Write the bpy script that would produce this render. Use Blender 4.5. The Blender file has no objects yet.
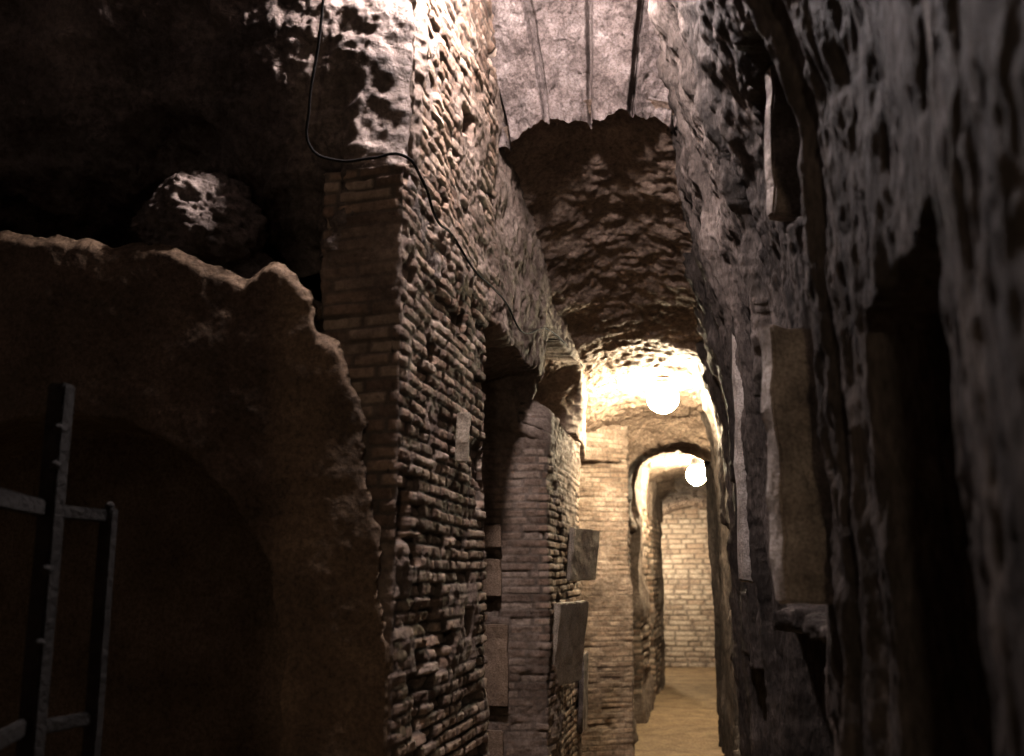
import bpy, bmesh, math, random
import numpy as np
from mathutils import Vector, Matrix
random.seed(4)
scene = bpy.context.scene

# ------------------------------------------------------------ noise helpers
def _h(ix, iy, iz, seed):
    v = np.sin(ix*127.1 + iy*311.7 + iz*74.7 + seed*19.19) * 43758.5453
    return v - np.floor(v)
def vnoise(x, y, z, seed=0):
    ix, iy, iz = np.floor(x), np.floor(y), np.floor(z)
    fx, fy, fz = x-ix, y-iy, z-iz
    u, v, w = fx*fx*(3-2*fx), fy*fy*(3-2*fy), fz*fz*(3-2*fz)
    r = 0
    for dx in (0, 1):
        for dy in (0, 1):
            for dz in (0, 1):
                wt = (u if dx else 1-u)*(v if dy else 1-v)*(w if dz else 1-w)
                r = r + wt*_h(ix+dx, iy+dy, iz+dz, seed)
    return r
def fbm(x, y, z, sc=1.0, octv=4, seed=0, gain=.5):
    a, r, t = 1.0, 0, 0
    for o in range(octv):
        r = r + a*(vnoise(x*sc, y*sc, z*sc, seed+o*7)*2-1)
        t += a
        a *= gain
        sc *= 2.03
    return r/t
def ridge(x, y, z, sc=1.0, octv=4, seed=0):
    a, r, t = 1.0, 0, 0
    for o in range(octv):
        n = 1-np.abs(vnoise(x*sc, y*sc, z*sc, seed+o*5)*2-1)*2
        r = r + a*n
        t += a
        a *= .5
        sc *= 2.1
    return r/t
def sst(a, b, x):
    t = np.clip((x-a)/(b-a), 0, 1)
    return t*t*(3-2*t)
def rect(y, z, y0, y1, z0, z1, e=.03):
    return sst(y0-e, y0+e, y)*(1-sst(y1-e, y1+e, y))*sst(z0-e, z0+e, z)*(1-sst(z1-e, z1+e, z))

def bricks(s, z, ch=.042, bl=.17, mort=.010, seed=1, wob=.006):
    """returns mortar 0..1, random id 0..1, second random, position inside the brick -1..1"""
    z = z + wob*fbm(s, z*0, z, 3.0, 3, seed+3)+.002*fbm(s, z*0, z, 14, 2, seed+4)
    r = np.floor(z/ch)
    off = _h(r, r*0, r*0, seed)*bl
    L = bl*(.6+.8*_h(r, r*0+3, r*0, seed))
    c = np.floor((s+off)/L)
    fz = z - r*ch
    fs = (s+off) - c*L
    ez = np.minimum(fz, ch-fz)
    es = np.minimum(fs, L-fs)*.6
    m = 1-sst(mort*.35, mort*.8, np.minimum(ez, es))
    return m, _h(r, c, r*0+5, seed), _h(r, c, r*0+9, seed), fs/L*2-1

# ------------------------------------------------------------ mesh helpers
def empty(name):
    e = bpy.data.objects.new(name, None)
    scene.collection.objects.link(e)
    return e
def grid_mesh(name, P, mat, attrs=None, flip=False, mask=None, parent=None):
    nu, nv = P.shape[:2]
    me = bpy.data.meshes.new(name)
    idx = np.arange(nu*nv).reshape(nu, nv)
    q = np.stack([idx[:-1, :-1], idx[1:, :-1], idx[1:, 1:], idx[:-1, 1:]], -1).reshape(-1, 4)
    if flip:
        q = q[:, ::-1]
    if mask is not None:
        q = q[mask.reshape(-1)]
    me.vertices.add(nu*nv)
    me.vertices.foreach_set('co', P.reshape(-1).astype(np.float32))
    me.loops.add(q.size)
    me.loops.foreach_set('vertex_index', q.reshape(-1).astype(np.int32))
    me.polygons.add(len(q))
    me.polygons.foreach_set('loop_start', (np.arange(len(q))*4).astype(np.int32))
    me.polygons.foreach_set('loop_total', np.full(len(q), 4, dtype=np.int32))
    me.update(calc_edges=True)
    me.polygons.foreach_set('use_smooth', np.ones(len(q), dtype=bool))
    for k, v in (attrs or {}).items():
        a = me.attributes.new(k, 'FLOAT', 'POINT')
        a.data.foreach_set('value', np.broadcast_to(v, (nu, nv)).reshape(-1).astype(np.float32))
    me.materials.append(mat)
    me.validate()
    o = bpy.data.objects.new(name, me)
    scene.collection.objects.link(o)
    if parent:
        o.parent = parent
    return o
def normals(P):
    n = np.cross(np.gradient(P, axis=0), np.gradient(P, axis=1))
    n /= (np.linalg.norm(n, axis=2, keepdims=True)+1e-9)
    return n
def strip_base(levels, res_s, zs, warp=None):
    n = len(levels[0][1])
    C = [np.array(l[1], float) for l in levels]
    ts = []
    for i in range(n-1):
        L = max(np.linalg.norm(c[i+1]-c[i]) for c in C)
        r = res_s if np.isscalar(res_s) else res_s[i]
        k = max(2, int(L/r))
        ts.append(i+np.arange(k)/k)
    ts = np.concatenate(ts+[[n-1.0]])
    ti = np.minimum(ts.astype(int), n-2)
    tf = (ts-ti)[:, None]
    S = np.stack([c[ti]*(1-tf)+c[ti+1]*tf for c in C])       # level, nt, 2
    base = S[0]
    s = np.concatenate([[0], np.cumsum(np.linalg.norm(np.diff(base, axis=0), axis=1))])
    Z = np.broadcast_to(zs[None, :], (len(ts), len(zs))).copy()
    zz = Z.copy()
    if warp is not None:
        zz = warp(base[:, 0][:, None], base[:, 1][:, None], Z, ts[:, None])
    lz = np.array([l[0] for l in levels])
    zz = np.clip(zz, lz[0], lz[-1]-1e-6)
    k = np.clip(np.searchsorted(lz, zz, side='right')-1, 0, len(lz)-2)
    f = (zz-lz[k])/(lz[k+1]-lz[k])
    I = np.broadcast_to(np.arange(len(ts))[:, None], k.shape)
    XY = S[k, I]*(1-f[..., None]) + S[k+1, I]*f[..., None]
    P = np.concatenate([XY, Z[..., None]], -1)
    Sg = np.broadcast_to(s[:, None], Z.shape)
    T = np.broadcast_to(ts[:, None], Z.shape)
    return P, Sg, T

# ------------------------------------------------------------ materials
def new_mat(name):
    m = bpy.data.materials.new(name)
    m.use_nodes = True
    nt = m.node_tree
    return m, nt, nt.nodes['Principled BSDF']
def ramp(nt, fac, cols):
    r = nt.nodes.new('ShaderNodeValToRGB')
    el = r.color_ramp.elements
    while len(el) < len(cols):
        el.new(.5)
    for e, (p, c) in zip(el, cols):
        e.position = p
        e.color = (*c, 1)
    nt.links.new(fac, r.inputs[0])
    return r.outputs[0]
def nz(nt, sc, det=4, rough=.6, vec=None, dist=0):
    n = nt.nodes.new('ShaderNodeTexNoise')
    n.inputs['Scale'].default_value = sc
    n.inputs['Detail'].default_value = det
    n.inputs['Roughness'].default_value = rough
    n.inputs['Distortion'].default_value = dist
    if vec:
        nt.links.new(vec, n.inputs['Vector'])
    return n.outputs['Fac']
def mixc(nt, fac, a, b, mode='MIX'):
    m = nt.nodes.new('ShaderNodeMix')
    m.data_type = 'RGBA'
    m.blend_type = mode
    for s_, v in ((0, fac), (6, a), (7, b)):
        if hasattr(v, 'is_output'):
            nt.links.new(v, m.inputs[s_])
        elif s_ == 0:
            m.inputs[0].default_value = v
        else:
            m.inputs[s_].default_value = (*v, 1)
    return m.outputs[2]
def mth(nt, op, a, b):
    m = nt.nodes.new('ShaderNodeMath')
    m.operation = op
    for i, v in enumerate((a, b)):
        if hasattr(v, 'is_output'):
            nt.links.new(v, m.inputs[i])
        else:
            m.inputs[i].default_value = v
    return m.outputs[0]
def coords(nt, scale=(1, 1, 1)):
    tc = nt.nodes.new('ShaderNodeTexCoord')
    mp = nt.nodes.new('ShaderNodeMapping')
    mp.inputs['Scale'].default_value = scale
    nt.links.new(tc.outputs['Object'], mp.inputs[0])
    return mp.outputs[0]
def add_bump(nt, bsdf, hgt, dist=.02, strength=1.0):
    b = nt.nodes.new('ShaderNodeBump')
    b.inputs['Distance'].default_value = dist
    b.inputs['Strength'].default_value = strength
    nt.links.new(hgt, b.inputs['Height'])
    nt.links.new(b.outputs[0], bsdf.inputs['Normal'])

def rock_mat(name, dark, mid, light, sc=3.0, bump=.03, vscale=(1, 1, 1), pit=22, spec=.25, bsc=11):
    m, nt, b = new_mat(name)
    v = coords(nt, vscale)
    c = ramp(nt, nz(nt, sc, 6, .65, v), [(.28, dark), (.5, mid), (.72, light)])
    g = ramp(nt, nz(nt, sc*14, 3, .7, v), [(.3, (.4, .37, .35)), (.6, (1, 1, 1))])
    c = mixc(nt, .85, c, g, 'MULTIPLY')
    nt.links.new(c, b.inputs['Base Color'])
    b.inputs['Roughness'].default_value = .8
    b.inputs['Specular IOR Level'].default_value = spec
    vo = nt.nodes.new('ShaderNodeTexVoronoi')
    vo.inputs['Scale'].default_value = pit
    nt.links.new(v, vo.inputs['Vector'])
    h = mth(nt, 'ADD', mth(nt, 'MULTIPLY', nz(nt, bsc, 7, .75, v), 1.2), mth(nt, 'MULTIPLY', vo.outputs['Distance'], .4))
    add_bump(nt, b, h, bump)
    return m
def masonry_mat(name, bcols, mortar, rock):
    m, nt, b = new_mat(name)
    v = coords(nt)
    def at(n):
        a = nt.nodes.new('ShaderNodeAttribute')
        a.attribute_name = n
        return a.outputs['Fac']
    bc = ramp(nt, at('rnd'), bcols)
    grain = nz(nt, 38, 4, .7, v)
    bc = mixc(nt, .7, bc, ramp(nt, grain, [(.3, (.45, .42, .4)), (.65, (1, 1, 1))]), 'MULTIPLY')
    c = mixc(nt, at('mortar'), bc, mortar)
    rc0 = nz(nt, 3.5, 6, .65, v)
    rc = ramp(nt, rc0, [(.3, rock[0]), (.5, rock[1]), (.7, rock[2])])
    rc = mixc(nt, .8, rc, ramp(nt, grain, [(.3, (.45, .42, .4)), (.6, (1, 1, 1))]), 'MULTIPLY')
    pt = ramp(nt, nz(nt, 4.3, 6, .7, v), [(.5, (0, 0, 0)), (.62, (.7, .7, .7))])
    c = mixc(nt, pt, c, rc)
    c = mixc(nt, at('brick'), rc, c)
    nt.links.new(c, b.inputs['Base Color'])
    b.inputs['Roughness'].default_value = .85
    b.inputs['Specular IOR Level'].default_value = .25
    h = nz(nt, 20, 7, .8, v)
    add_bump(nt, b, h, .020)
    return m

M_brick = masonry_mat('roman_brickwork', [(0, (.14, .092, .065)), (.3, (.29, .20, .145)), (.65, (.43, .315, .235)), (1, (.60, .50, .41))],
                      (.12, .097, .078), [(.12, .09, .07), (.25, .195, .158), (.40, .328, .275)])
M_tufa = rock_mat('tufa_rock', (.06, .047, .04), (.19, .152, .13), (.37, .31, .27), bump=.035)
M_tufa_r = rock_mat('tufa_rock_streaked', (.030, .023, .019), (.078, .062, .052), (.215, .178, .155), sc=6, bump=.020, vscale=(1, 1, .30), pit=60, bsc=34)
M_ceil = rock_mat('tufa_ceiling', (.16, .115, .085), (.30, .225, .175), (.44, .345, .27), bump=.04)
M_vault = rock_mat('vault_mortar', (.10, .08, .07), (.21, .172, .155), (.36, .31, .285), sc=6, bump=.035)
M_plaster = rock_mat('aged_plaster', (.08, .055, .035), (.14, .097, .062), (.205, .147, .097), sc=5, bump=.010, pit=30)
M_floor = rock_mat('sandy_floor', (.23, .165, .105), (.34, .25, .16), (.44, .335, .215), sc=4, bump=.008, pit=15)
M_slab = rock_mat('stone_slab', (.24, .20, .16), (.36, .31, .25), (.46, .40, .33), sc=9, bump=.006)
M_slabp = rock_mat('dull_marble_slab', (.18, .155, .135), (.34, .30, .265), (.50, .455, .41), sc=9, bump=.010)
M_slabd = rock_mat('weathered_slab', (.08, .065, .055), (.17, .14, .12), (.42, .37, .33), sc=9, bump=.010)
M_tile = rock_mat('terracotta_tile', (.17, .12, .085), (.27, .20, .145), (.38, .29, .22), sc=9, bump=.008)

def plain(name, col, rough=.5, metal=0, bump=0, spec=.5):
    m, nt, b = new_mat(name)
    v = coords(nt)
    c = ramp(nt, nz(nt, 20, 6, .6, v), [(.3, tuple(x*.55 for x in col)), (.7, col)])
    nt.links.new(c, b.inputs['Base Color'])
    b.inputs['Roughness'].default_value = rough
    b.inputs['Metallic'].default_value = metal
    b.inputs['Specular IOR Level'].default_value = spec
    if bump:
        add_bump(nt, b, nz(nt, 60, 6, .6, v), bump)
    return m
M_iron = plain('rusty_iron', (.048, .043, .039), .8, 0, .012, .15)
M_cable = plain('cable_sheath', (.014, .012, .011), .8, 0, 0, .1)
M_fix = plain('lamp_housing', (.12, .12, .12), .5)
def glow(name, col, st):
    m = bpy.data.materials.new(name)
    m.use_nodes = True
    nt = m.node_tree
    nt.nodes.clear()
    e = nt.nodes.new('ShaderNodeEmission')
    e.inputs[0].default_value = (*col, 1)
    e.inputs[1].default_value = st
    o = nt.nodes.new('ShaderNodeOutputMaterial')
    nt.links.new(e.outputs[0], o.inputs[0])
    return m

# ------------------------------------------------------------ LEFT WALL (near part)
wall_left = empty('wall_left')
low = [(-1.20, 3.7), (-1.19, 2.95), (-.90, 2.90), (-.90, 4.15), (-1.30, 4.2), (-1.24, 5.45), (-.85, 5.52), (-.85, 5.80), (-.85, 5.95), (-.86, 7.15), (-1.12, 7.25), (-1.08, 8.62), (-.64, 8.85), (-.70, 9.4)]
mid = [(-1.20, 3.7), (-1.19, 2.95), (-.90, 2.90), (-.90, 4.15), (-1.55, 4.3), (-1.50, 5.35), (-1.02, 5.42), (-.97, 5.55), (-1.45, 5.62), (-1.50, 6.60), (-.86, 6.95), (-1.02, 8.60), (-.64, 8.85), (-.70, 9.4)]
up = [(-1.20, 3.7), (-1.19, 3.15), (-.90, 2.99), (-.90, 4.25), (-.90, 4.6), (-.89, 5.25), (-.88, 5.50), (-.87, 5.70), (-.86, 5.90), (-.80, 6.70), (-.82, 7.1), (-.98, 8.5), (-.64, 8.85), (-.70, 9.4)]
top = [(-1.20, 3.7), (-1.19, 3.15), (-.90, 3.03)] + up[3:]
upx = low[:3] + up[3:]
def warpL(x, y, z, t):
    t = t-1
    zz = z + .05*fbm(t*1.3, z*0, z*0, 2.0, 3, 5)*sst(1.8, 2.5, t)
    z2 = np.where(z > 2.53, 2.375+(z-2.53)*.50+.13*np.abs((t-7.3)/1.3)**2.0, z-.155)
    z2 = z2+.03*fbm(t*2, z*0, z*0, 2, 2, 6)
    a = sst(5.1, 5.5, t)
    return zz*(1-a)+np.where(z > 3.0, z, z2)*a
levels = [(0, low), (2.34, low), (2.41, mid), (2.60, mid), (2.70, upx), (2.885, upx), (2.91, up), (4.95, top)]
zs = np.concatenate([np.arange(-.02, 3.8, .0062), np.arange(3.8, 4.95, .012)])
P, S, T = strip_base(levels, [.03]+[.009]*4+[.012]*2+[.014]*3+[.02]*3, zs, warpL)
T = T-1
N = normals(P)
X, Y, Z = P[..., 0], P[..., 1], P[..., 2]
m, r, r2, fs = bricks(S, Z)
bm_front = (T <= 1.0)*(Z < 2.88)*1.0
bm_side = (T >= 1.0)*(1-sst(2.15, 2.6, T+.25*fbm(X, Y, Z, 3, 3, 9)))
corner_rag = sst(-.03, .05, Y-3.08+.12*fbm(X, Y, Z, 4, 3, 29))
bm_side = bm_side*np.where(Z > 2.9, corner_rag, 1)
bm_p2 = sst(2.9, 3.05, T)*(1-sst(8.0, 8.1, T))*(1-sst(2.2, 2.35, Z))*np.where(T < 4.9, .45, .85)
bm_p3 = sst(9.9, 10.1, T)*.35
B = np.clip(np.maximum(np.maximum(bm_front, bm_side), np.maximum(bm_p2, bm_p3)), 0, 1)
wear = sst(.0, .35, fbm(X, Y, Z, 2.1, 5, 21, .6))
B = B*(1-.75*wear)
rough = fbm(X, Y, Z, 2.2, 5, 3, .55)*.05 + ridge(X, Y, Z, 9, 3, 8)*.014+ridge(X, Y, Z, 22, 2, 18)*.008
prot = (r2-.5)*.014 + (r-.5)*fs*.008
broken = (r > .91)*.022*(.6+.8*vnoise(X*40, Y*40, Z*40, 3))
db = fbm(X, Y, Z, 2.2, 3, 3)*.018 + fbm(X, Y, Z, 30, 3, 6, .6)*.008 + prot*(1-m) - m*.009 - broken
hole = np.zeros_like(X)
for (y0, z0, w, h) in [(2.98, 1.77, .06, .08), (3.10, 1.66, .05, .04), (3.45, 1.30, .06, .04), (3.7, 2.55, .05, .05), (3.2, 3.3, .07, .04), (3.75, 3.4, .06, .05), (3.3, 2.35, .05, .03), (3.85, 1.4, .05, .05), (3.1, 1.25, .05, .03)]:
    hole += rect(Y, Z, y0-w, y0+w, z0-h, z0+h, .010)*(T > 1)*(T < 2)
fr = T < 1.0
D = B*db*np.where(fr, .55, 1.0) + (1-B)*rough*np.where(fr, .3, 1.0) - .09*hole - .045*sst(.3, .8, fbm(X, Y, Z, 3.5, 3, 31))*(T > 1)
D = D - .025*np.exp(-((T-1)/.03)**2)*(.5+fbm(X, Y, Z, 14, 2, 2))
i = np.argmin(np.abs(T[:, 0]-1.5))
sg = 1 if N[i, 100, 0] > 0 else -1
grid_mesh('pier_masonry', P+sg*N*D[..., None], M_brick, dict(brick=B*np.where(fr, .75, 1), mortar=m, rnd=r), flip=sg < 0, parent=wall_left)

# far part, ending in an added side niche that hides the end wall's lamp
lowf = [(-.70, 9.3), (-.74, 10.3), (-.98, 10.35), (-.95, 11.2), (-.70, 11.25), (-.68, 12.6), (-.80, 12.65), (-.80, 13.3), (-.66, 13.35), (-.62, 15.1), (-1.15, 15.2), (-1.15, 17.7)]
upf = [(-.70, 9.3), (-.76, 10.3), (-.78, 10.4), (-.76, 11.2), (-.70, 11.25), (-.68, 12.6), (-.72, 12.65), (-.70, 13.3), (-.66, 13.35), (-.62, 15.1), (-1.15, 15.2), (-1.15, 17.7)]
zf = np.arange(-.02, 3.3, .016)
P, S, T = strip_base([(0, lowf), (1.9, lowf), (2.05, upf), (3.3, upf)], .022, zf, lambda x, y, z, t: z+.1*fbm(t, z*0, z*0, 2, 2, 4))
N = normals(P)
sg = 1 if N[10, 50, 0] > 0 else -1
X, Y, Z = P[..., 0], P[..., 1], P[..., 2]
m, r, r2, fs = bricks(S, Z, .07, .28, .02)
B = np.clip(.9-1.3*sst(0, .4, fbm(X, Y, Z, 1.5, 3, 14)), 0, 1)*(Z < 2.3)
D = B*(fbm(X, Y, Z, 3, 3, 3)*.04-m*.012+(r2-.5)*.03)+(1-B)*(fbm(X, Y, Z, 2.5, 5, 6)*.10)
grid_mesh('far_masonry', P+sg*N*D[..., None], M_brick, dict(brick=B, mortar=m, rnd=r), flip=sg < 0, parent=wall_left)

# upper tufa mass above pier and left chamber
lo = [(-3.5, 3.9), (-2.4, 3.85), (-1.75, 3.70), (-1.35, 3.30), (-1.15, 2.97), (-.93, 2.98), (-.93, 3.35)]
m1 = [(-3.5, 3.8), (-2.4, 3.70), (-1.65, 3.45), (-1.34, 3.02), (-1.12, 2.91), (-.93, 2.97), (-.93, 3.35)]
m2 = [(-3.5, 3.2), (-2.4, 3.15), (-1.75, 3.08), (-1.38, 2.96), (-1.12, 2.95), (-.93, 3.00), (-.93, 3.35)]
tp = [(-3.5, 2.3), (-2.4, 2.3), (-1.75, 2.50), (-1.42, 2.80), (-1.12, 3.12), (-.93, 3.12), (-.93, 3.35)]
zs = np.arange(2.62, 4.95, .010)
P, S, T = strip_base([(2.6, lo), (2.95, m1), (3.20, m2), (4.9, tp)], .011, zs, lambda x, y, z, t: z+.25*fbm(x, y, z, 1.8, 2, 71)*(1-sst(3, 4, t)))
N = normals(P)
X, Y, Z = P[..., 0], P[..., 1], P[..., 2]
amp = 1-.5*sst(4.0, 5, T)
D = (fbm(X, Y, Z, 2.4, 6, 41, .6)*.12 + ridge(X, Y, Z, 7, 4, 42)*.034+ridge(X, Y, Z, 25, 2, 48)*.010)*amp
k = np.argmin(np.abs(T[:, 0]-4.5))
sg = 1 if N[k, 100, 1] < 0 else -1
grid_mesh('upper_tufa', P+sg*N*D[..., None], M_tufa, flip=sg < 0, parent=wall_left)

# plaster-faced low wall of the side chamber, ragged top
xs = np.arange(-3.5, -.915, .006)
zs = np.arange(-.02, 2.85, .007)
X, Z = np.meshgrid(xs, zs, indexing='ij')
xw = X+.025*fbm(X, X*0, Z, 7, 4, 12)+.01*fbm(X, X*0, Z, 30, 2, 19)
oy = np.interp(xw, [-3.5, -2.3, -1.88, -1.64, -1.50, -1.424, -1.34, -1.26, -1.185, -1.165, -1.09, -1.05, -1.01, -.98, -.95, -.91],
               [2.80, 2.73, 2.66, 2.635, 2.58, 2.55, 2.60, 2.55, 2.47, 2.34, 2.30, 2.20, 2.06, 1.78, 1.70, 1.20])
oy = oy+.04*fbm(X, X*0, X*0, 7, 4, 13)*(X < -1.15)
keepv = Z < oy
base = 2.86+.02*fbm(X, X*0, Z, 1.2, 3, 15)+.012*fbm(X, X*0, Z, 7, 5, 17, .6)
edge = sst(0, .05, oy-Z)
base = base + (1-edge)*.03 + .03*sst(-1.12, -.93, X)
ax, az, ar = -2.02, 1.30, .80
dd = np.where(Z > az, ar-np.hypot(X-ax, Z-az), ar-np.abs(X-ax))
base = base + .26*sst(0, .03, dd+.02*fbm(X, X*0, Z, 8, 3, 3))
Pp = np.stack([X, base, Z], -1)
km = keepv[:-1, :-1] & keepv[1:, 1:] & keepv[1:, :-1] & keepv[:-1, 1:]
pw = grid_mesh('plaster_face', Pp, M_plaster, mask=km, parent=wall_left)
so = pw.modifiers.new('thick', 'SOLIDIFY')
so.thickness = .14
so.offset = -1
bmx = bmesh.new(); bmx.from_mesh(pw.data)
bmesh.ops.delete(bmx, geom=[v for v in bmx.verts if not v.link_faces], context='VERTS')
for it in range(3):
    bv = [v for v in bmx.verts if v.is_boundary]
    new = {}
    for v in bv:
        nb = [e.other_vert(v).co for e in v.link_edges if e.is_boundary]
        if len(nb) == 2:
            new[v] = v.co*.4+(nb[0]+nb[1])*.3
    for v, c_ in new.items():
        v.co = c_
bmx.to_mesh(pw.data); bmx.free()
if pw.data.polygons[0].normal.y > 0:
    pw.data.flip_normals()
# rubble core behind the plaster; its crest swells up into a rocky lump
xs = np.arange(-3.5, -1.2, .010)
vs = np.linspace(0, 1, 90)
U, V = np.meshgrid(xs, vs, indexing='ij')
crest = np.interp(U, [-3.5, -2.3, -1.88, -1.5, -1.2], [2.76, 2.70, 2.62, 2.54, 2.44])+.05*fbm(U, V, V*0, 5, 4, 51)
crest = crest + .16*np.exp(-((U+1.55)/.22)**2)*sst(.05, .35, V)
Pc = np.stack([U, 2.93+V*.55+.03*fbm(U, V, V, 6, 3, 3), crest-.25*np.abs(V-.35)**1.5+.05*fbm(U, V*.6, V, 9, 5, 8, .6)], -1)
grid_mesh('rubble_crest', Pc, M_tufa, parent=wall_left)
bm = bmesh.new()
bmesh.ops.create_icosphere(bm, subdivisions=6, radius=1)
co = np.array([v.co[:] for v in bm.verts])
d = 1+.45*fbm(co[:, 0], co[:, 1], co[:, 2], 1.3, 6, 5, .65)+.10*ridge(co[:, 0], co[:, 1], co[:, 2], 5, 4, 6)
for i, v in enumerate(bm.verts):
    v.co = Vector((v.co.x*.20, v.co.y*.22, v.co.z*.17))*float(d[i])
me = bpy.data.meshes.new('crest_rock'); bm.to_mesh(me); bm.free()
for p in me.polygons: p.use_smooth = True
me.materials.append(M_tufa)
o = bpy.data.objects.new('crest_rock', me); scene.collection.objects.link(o)
o.location = (-1.70, 3.10, 2.78); o.parent = wall_left

def rockwall(name, pts, z0, z1, mat, res=.04, amp=.08, inward=None, seed=0, parent=None):
    P, S, T = strip_base([(z0, pts), (z1, pts)], res, np.arange(z0, z1, res))
    N = normals(P)
    c = np.array(inward)
    mid_ = P[P.shape[0]//2, P.shape[1]//2]
    n0 = N[P.shape[0]//2, P.shape[1]//2]
    sg = 1 if np.dot(c-mid_, n0) > 0 else -1
    D = fbm(P[..., 0], P[..., 1], P[..., 2], 1.6, 5, seed)*amp
    return grid_mesh(name, P+sg*N*D[..., None], mat, flip=sg < 0, parent=parent)
rockwall('chamber_back', [(-3.5, .6), (-3.55, 2.5), (-3.5, 4.4), (-2, 4.5), (-1.35, 4.45)], 0, 4.95, M_tufa, .05, .12, (-2, 2, 2), 3, wall_left)
rockwall('near_corner', [(-.76, -3.0), (-.72, -1), (-.64, .66), (-.80, .74), (-2, .66), (-3.5, .6)], 0, 4.95, M_tufa, .03, .04, (0, -1, 2), 8, wall_left)
rockwall('wall_back', [(-1, -3), (.8, -3)], 0, 4.95, M_tufa, .05, .1, (0, 0, 2), 9)

# ------------------------------------------------------------ RIGHT WALL
wall_right = empty('wall_right')
ctl_y = np.array([-3, .3, .9, 1.5, 2.5, 4, 6, 8, 9.6, 13, 17.8])
ctl_x = np.array([.42, .37, .33, .305, .275, .245, .23, .19, .15, .14, .20])
def right_part(name, ysel, res, zres, zmax):
    zs = np.arange(-.02, zmax, zres)
    y0, y1 = ysel
    ys = [y0]+[y for y in ctl_y if y0 < y < y1]+[y1]
    def pp(off):
        return [(np.interp(y, ctl_y, ctl_x)+off, y) for y in ys]
    L = [(0, pp(0)), (1.2, pp(.02)), (2.1, pp(0)), (2.5, pp(0)), (2.75, pp(-.04)), (3.0, pp(-.12)), (3.3, pp(-.21)), (3.7, pp(-.29)), (5, pp(-.33))]
    P, S, T = strip_base(L, res, zs)
    X, Y, Z = P[..., 0].copy(), P[..., 1].copy(), P[..., 2]
    O = X*0
    yw = Y+.06*fbm(O, Y, Z, 1.3, 3, 78)+.014*fbm(O, Y, Z, 9, 4, 80, .6)
    hi = sst(2.2, 2.7, Z)
    nr = sst(1.3, 2.4, Y)
    d = fbm(O, yw, Z*.22, 2.4, 2, 61, .5)*(.025+.035*nr)
    d += ridge(O, yw, Z*.10, 5.5, 2, 62)*(.012+.020*nr)
    d += fbm(O, yw, Z*.16, 18, 4, 63, .65)*(.012+.012*nr)
    d += ridge(O, yw, Z*.25, 30, 2, 66)*.007
    d += fbm(O, Y, Z*.6, 11, 6, 65, .7)*(.006+.012*nr)
    d += hi*nr*(fbm(O, Y, Z, 3.5, 5, 67, .6)*.06+ridge(O, Y, Z*.4, 9, 3, 68)*.026)
    for (ye, dep, wd) in [(2.05, .035, .5), (3.1, .06, .6), (3.9, .06, .6), (4.7, .06, .8), (5.6, .05, .8), (6.6, .06, 1.2), (10, .06, 1.5)]:
        t = (yw-ye)/wd
        d += dep*np.where(t > 0, np.exp(-t*3), 0)*sst(-.01, .012, yw-ye)
    rec = O.copy()
    zw = Z+.06*fbm(O, Y, Z, 4, 4, 77)
    yr = Y+.03*fbm(O, Y, Z, 3.5, 4, 79)
    for (a, b, c, e, dep) in [
            (1.33, 1.80, -.5, 2.04, .45), (2.10, 2.72, 2.42, 2.90, .30), (2.60, 3.75, .75, 1.42, .40),
            (2.60, 3.60, 1.50, 2.10, .35), (2.7, 3.7, .1, .65, .35), (4.75, 6.0, 1.5, 2.1, .3), (4.7, 6.0, .5, 1.15, .3),
            (1.95, 2.45, .15, .9, .3), (6.8, 8.4, 1.35, 1.9, .3), (6.8, 8.4, .4, 1.0, .3), (10.5, 12, 1.2, 1.8, .3), (13, 15, .8, 1.5, .3)]:
        rec = np.maximum(rec, dep*rect(yr, zw, a, b, c, e, .012))
    P[..., 0] = X - d + rec
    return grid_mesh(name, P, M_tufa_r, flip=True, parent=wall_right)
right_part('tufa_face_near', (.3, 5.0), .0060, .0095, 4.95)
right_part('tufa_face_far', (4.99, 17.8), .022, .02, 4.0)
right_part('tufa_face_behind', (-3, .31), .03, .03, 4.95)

# ------------------------------------------------------------ END WALL, FLOOR
P, S, T = strip_base([(0, [(-1.2, 17.6), (.6, 17.5)]), (3, [(-1.2, 17.6), (.6, 17.5)])], .015, np.arange(0, 3, .015))
m, r, r2, fs = bricks(S, P[..., 2], .085, .30, .02, 7)
B = np.full(m.shape, 1.0)
X, Y, Z = P[..., 0], P[..., 1], P[..., 2]
P[..., 1] += m*.012-(r-.5)*.015+fbm(X, Y, Z, 3, 3, 2)*.04
grid_mesh('wall_end', P, M_brick, dict(brick=B, mortar=m*.6, rnd=np.clip(r*.4+.75, 0, 1)))
xs = np.arange(-3.6, 1.0, .03); ys = np.arange(-3.1, 17.9, .03)
X, Y = np.meshgrid(xs, ys, indexing='ij')
Zf = fbm(X, Y, X*0, 1.2, 4, 5)*.03+fbm(X, Y, X*0, 9, 3, 6)*.008
grid_mesh('floor', np.stack([X, Y, Zf], -1), M_floor)

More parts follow.
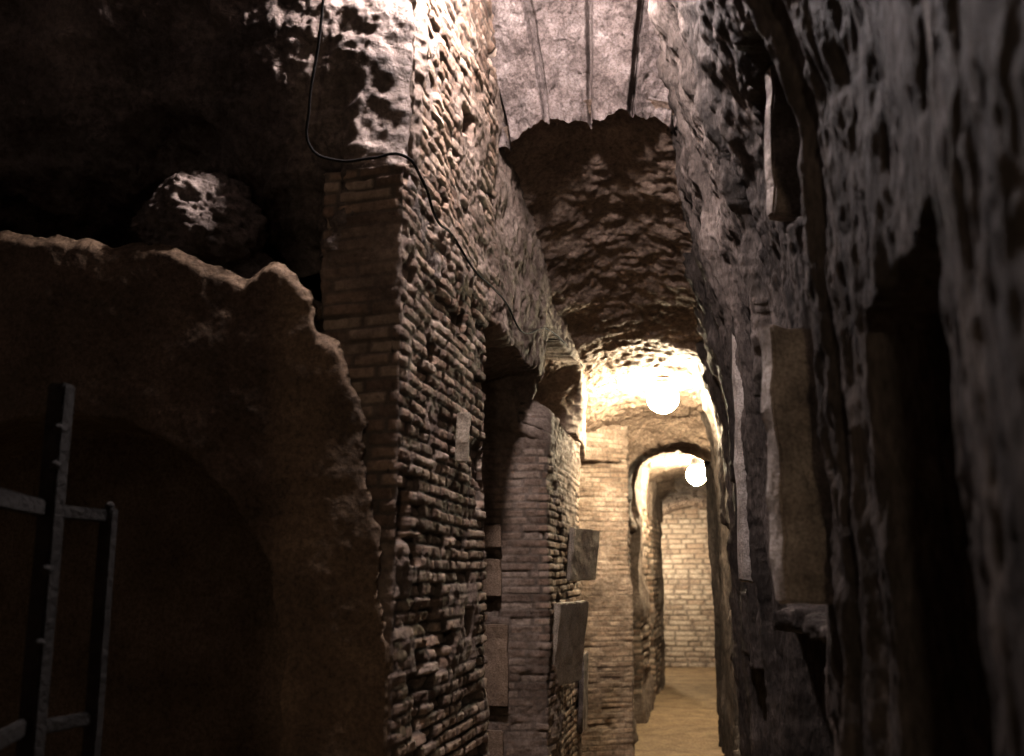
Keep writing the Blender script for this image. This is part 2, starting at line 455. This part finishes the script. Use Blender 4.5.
# ------------------------------------------------------------ CEILING
ceiling = empty('ceiling')
ys = np.concatenate([np.arange(4.52, 10.5, .014), np.arange(10.5, 17.8, .04)])
xs = np.arange(-1.5, .75, .014)
Y, X = np.meshgrid(ys, xs, indexing='ij')
zc = np.interp(Y, [4.42, 4.50, 5.2, 6.0, 6.7, 7.2, 8.2, 8.9, 9.15, 9.8, 10.1, 11.5, 12.6, 14.2, 15, 17.8],
               [3.90, 3.86, 3.58, 3.30, 3.09, 3.05, 3.00, 2.90, 2.72, 2.72, 2.98, 2.92, 2.86, 2.82, 2.68, 2.62])
k = np.interp(Y, [4.46, 6.5, 8.8, 9.15, 9.8, 10.3, 18], [.50, .35, .4, 1.1, 1.1, .5, .6])
xc = np.interp(Y, [4.5, 9, 18], [-.42, -.24, -.2])
Zc = np.maximum(zc-k*(X-xc)**2, .5)
D = fbm(X, Y, Zc, 2.2, 6, 91, .58)*.075+ridge(X, Y*1.3, Zc, 7, 4, 92)*.024+ridge(X, Y, Zc, 20, 2, 95)*.010
D = D*sst(4.5, 4.8, Y)*.85+D*.15
grid_mesh('tufa_vault', np.stack([X, Y, Zc+D], -1), M_ceil, flip=True, parent=ceiling)
prof = np.array([(4.50, 0.0), (4.34, .40), (4.04, .80), (3.4, .98), (2.0, 1.02), (-3.1, 1.02)])
seg = np.concatenate([[0], np.cumsum(np.linalg.norm(np.diff(prof, axis=0), axis=1))])
vv = np.concatenate([np.arange(0, 2.6, .010), np.arange(2.6, seg[-1], .06)])
py = np.interp(vv, seg, prof[:, 0]); pz = np.interp(vv, seg, prof[:, 1])
uu = np.linspace(-1.9, 1.6, 520)
V, U = np.meshgrid(vv, uu, indexing='ij')
PY = np.interp(V, vv, py); PZ = np.interp(V, vv, pz)
fan = 1+.75*sst(-.2, 1.3, V)
Xv = -.42+U*.42*fan+.10*sst(-.2, 1.3, V)
bw = .46
uw = U+.15+.03*fbm(U, V, V*0, 2, 3, 4)
cell = np.floor(uw/bw)
fr = uw/bw-cell
seam = 1-sst(.02, .09, np.minimum(fr, 1-fr))
hc = _h(cell, cell*0, cell*0, 5)
lvl = (hc-.5)*.07+.16*(fr-.5)*np.where(hc > .5, .6, -.45)
rag = .03*fbm(U, U*0, U*0, 5, 4, 22)*(1-sst(0, .3, V))
Zv = 3.76-.42*(U*.42)**2*1.3+PZ+.5*lvl*sst(0, .2, V)+seam*.03*sst(0, .1, V)+fbm(Xv, PY, PZ, 5, 5, 3, .6)*.05+ridge(Xv, PY, PZ, 14, 3, 5)*.018+rag
Yv = PY - .04*fbm(U, U*0, U*0, 2, 2, 9)+.05*(U*.42)**2+lvl+seam*.06+fbm(Xv, PY, PZ, 6, 5, 33, .6)*.06
grid_mesh('board_marked_vault', np.stack([Xv, Yv, Zv], -1), M_vault, flip=True, parent=ceiling)
xs = np.arange(-3.6, -.85, .03); ys = np.arange(-3.1, 4.7, .03)
X, Y = np.meshgrid(xs, ys, indexing='ij')
grid_mesh('chamber_roof', np.stack([X, Y, 4.70+fbm(X, Y, X*0, 1.5, 5, 4)*.15], -1), M_tufa, parent=ceiling)

# ------------------------------------------------------------ objects
def rough_box(name, size, loc, rot, mat, amp=.006, cuts=8, parent=None, bev=.006, seed=0):
    bm = bmesh.new()
    bmesh.ops.create_cube(bm, size=1)
    bmesh.ops.scale(bm, vec=size, verts=bm.verts)
    if bev:
        bmesh.ops.bevel(bm, geom=bm.edges[:], offset=bev, segments=2, affect='EDGES')
    if cuts:
        bmesh.ops.subdivide_edges(bm, edges=[e for e in bm.edges if e.calc_length() > bev*3], cuts=cuts, use_grid_fill=True)
    co = np.array([v.co[:] for v in bm.verts])
    n = [fbm(co[:, 0], co[:, 1], co[:, 2], 14, 3, seed+i*5)*amp for i in range(3)]
    for i, v in enumerate(bm.verts):
        v.co += Vector((n[0][i], n[1][i], n[2][i]))
    me = bpy.data.meshes.new(name)
    bm.to_mesh(me); bm.free()
    me.materials.append(mat)
    o = bpy.data.objects.new(name, me)
    scene.collection.objects.link(o)
    o.location = loc
    o.rotation_euler = [math.radians(a) for a in rot]
    if parent: o.parent = parent
    return o
rough_box('marble_plaque', (.04, .42, .33), (-.775, 6.55, 1.70), (0, 6, -17), M_slab, .008)
rough_box('marble_plaque', (.04, .46, .46), (-.79, 5.90, 1.19), (0, 7, -14), M_slab, .008, seed=4)
rough_box('marble_plaque', (.03, .30, .5), (-.83, 6.95, .8), (0, 2, 0), M_slabd, .006, seed=9)
rough_box('terracotta_tile', (.05, .05, .19), (-.875, 3.63, 2.09), (4, 3, 12), M_slab, .006, 4)
for i, (x, z, w, h) in enumerate([(-1.16, 1.78, .16, .12), (-1.17, 1.56, .17, .20), (-1.15, 1.10, .20, .42), (-1.18, .62, .2, .3)]):
    rough_box('terracotta_tile', (w, .05, h), (x, 5.38+.02*i, z), (4, 0, 4), M_tile, .008, 6, seed=i)
rough_box('loculus_slab', (.16, .075, .64), (.236, 2.42, 1.845), (0, -1, 20), M_slabp, .014, 12, seed=3)
rough_box('loculus_slab', (.12, .06, 1.1), (.210, 4.45, 2.10), (0, 1, 16), M_slabp, .014, 10, seed=13)
rough_box('loculus_slab', (.09, .05, .42), (.245, 2.55, 2.70), (0, 2, 18), M_slabd, .014, 10, seed=17)

# iron gate
gate = empty('iron_gate')
def bar(name, a, b, w, t, mat=M_iron):
    a, b = Vector(a), Vector(b)
    L = (b-a).length
    o = rough_box(name, (w, t, L), (0, 0, 0), (0, 0, 0), mat, .0025, 10, gate, .004, seed=int(L*100))
    o.rotation_euler = (b-a).to_track_quat('Z', 'Y').to_euler()
    o.location = (a+b)/2
    return o
bar('stile_tall', (-1.375, 1.94, .03), (-1.375, 1.94, 2.0), .042, .042)
bar('stile_end', (-1.352, 2.12, .03), (-1.352, 2.12, 1.74), .032, .032)
bar('stile_hinge', (-1.10, 1.20, .03), (-1.10, 1.20, 2.0), .03, .03)
for z in (1.725, 1.28, .75, .2):
    bar('rail', (-1.09, 1.19, z), (-1.385, 1.93, z+.005), .016, .036)
    bar('rail', (-1.372, 1.93, z), (-1.352, 2.12, z-.005), .016, .03)
for k_ in range(4):
    f = .2+.2*k_
    x, y = -1.10-.275*f, 1.2+.74*f
    bar('bar_lower', (x, y, .03), (x, y, .75), .014, .014)
for (x, y, z) in [(-1.352, 2.12, 1.745), (-1.36, 1.92, 1.9), (-1.36, 1.92, 1.82), (-1.36, 1.92, 1.6), (-1.36, 1.92, 1.45)]:
    bm = bmesh.new(); bmesh.ops.create_uvsphere(bm, u_segments=16, v_segments=10, radius=.011)
    me = bpy.data.meshes.new('rivet'); bm.to_mesh(me); bm.free(); me.materials.append(M_iron)
    o = bpy.data.objects.new('rivet', me); scene.collection.objects.link(o); o.location = (x, y, z); o.parent = gate

def cable(name, pts_, r, mat, parent=None):
    cu = bpy.data.curves.new(name, 'CURVE'); cu.dimensions = '3D'
    cu.bevel_depth = r; cu.bevel_resolution = 3; cu.resolution_u = 10
    sp = cu.splines.new('BEZIER'); sp.bezier_points.add(len(pts_)-1)
    for bp, p in zip(sp.bezier_points, pts_):
        bp.co = p; bp.handle_left_type = bp.handle_right_type = 'AUTO'
    cu.materials.append(mat)
    o = bpy.data.objects.new(name, cu); scene.collection.objects.link(o)
    if parent: o.parent = parent
    return o
cable('electric_cable', [(-1.10, 2.72, 3.9), (-1.12, 2.72, 3.45), (-1.15, 2.76, 3.25), (-1.19, 2.80, 3.05), (-1.195, 2.84, 2.93), (-1.12, 2.87, 2.895), (-1.0, 2.885, 2.90), (-.90, 2.87, 2.895), (-.87, 2.98, 2.865),
                         (-.875, 3.2, 2.80), (-.885, 3.45, 2.83), (-.88, 3.8, 2.80), (-.88, 4.2, 2.83), (-.88, 4.5, 2.84), (-.88, 4.9, 2.80), (-.86, 5.6, 2.98), (-.82, 6.3, 3.02), (-.79, 7.0, 3.00)], .0045, M_cable)

def lamp(loc, r, col, st, up):
    e = empty('bulkhead_lamp')
    bm = bmesh.new(); bmesh.ops.create_icosphere(bm, subdivisions=3, radius=r)
    me = bpy.data.meshes.new('globe'); bm.to_mesh(me); bm.free()
    for p in me.polygons: p.use_smooth = True
    me.materials.append(glow('lamp_glass', col, st))
    g = bpy.data.objects.new('globe', me); scene.collection.objects.link(g); g.parent = e; g.location = loc
    bm = bmesh.new()
    bmesh.ops.create_cone(bm, segments=32, radius1=r*.6, radius2=r*.5, depth=up, cap_ends=True)
    bmesh.ops.bevel(bm, geom=bm.edges[:], offset=.006, segments=2, affect='EDGES')
    me = bpy.data.meshes.new('housing'); bm.to_mesh(me); bm.free(); me.materials.append(M_fix)
    h = bpy.data.objects.new('housing', me); scene.collection.objects.link(h); h.parent = e
    h.location = (loc[0], loc[1], loc[2]+r*.9+up/2)
    return e
lamp((-.27, 7.6, 2.89), .12, (1.0, .89, .66), 560, .03)
lamp((-.06, 12.0, 2.70), .12, (1.0, .89, .66), 430, .10)
lamp((-.56, 2.93, 4.08), .08, (1.0, .91, .93), 1550, .60)
lamp((.10, -1.9, 2.6), .07, (1.0, .78, .54), 500, .1)
lamp((-.95, 16.4, 1.95), .06, (1.0, .92, .74), 850, .08)

w = bpy.data.worlds.new('world'); scene.world = w; w.use_nodes = True
w.node_tree.nodes['Background'].inputs[0].default_value = (.7, .75, 1, 1)
w.node_tree.nodes['Background'].inputs[1].default_value = .001

cam = bpy.data.cameras.new('camera')
co = bpy.data.objects.new('camera', cam)
scene.collection.objects.link(co)
co.location = (0, 0, 1.6)
co.rotation_euler = (math.radians(90+10.87), 0, math.radians(10.74))
cam.lens = 35.16; cam.sensor_width = 36
cam.clip_start = .02
cam.dof.use_dof = True
cam.dof.focus_distance = 4.5
cam.dof.aperture_fstop = 2.8
scene.camera = co
scene.view_settings.view_transform = 'Standard'
scene.view_settings.look = 'None'
scene.view_settings.gamma = .80
scene.view_settings.exposure = .1
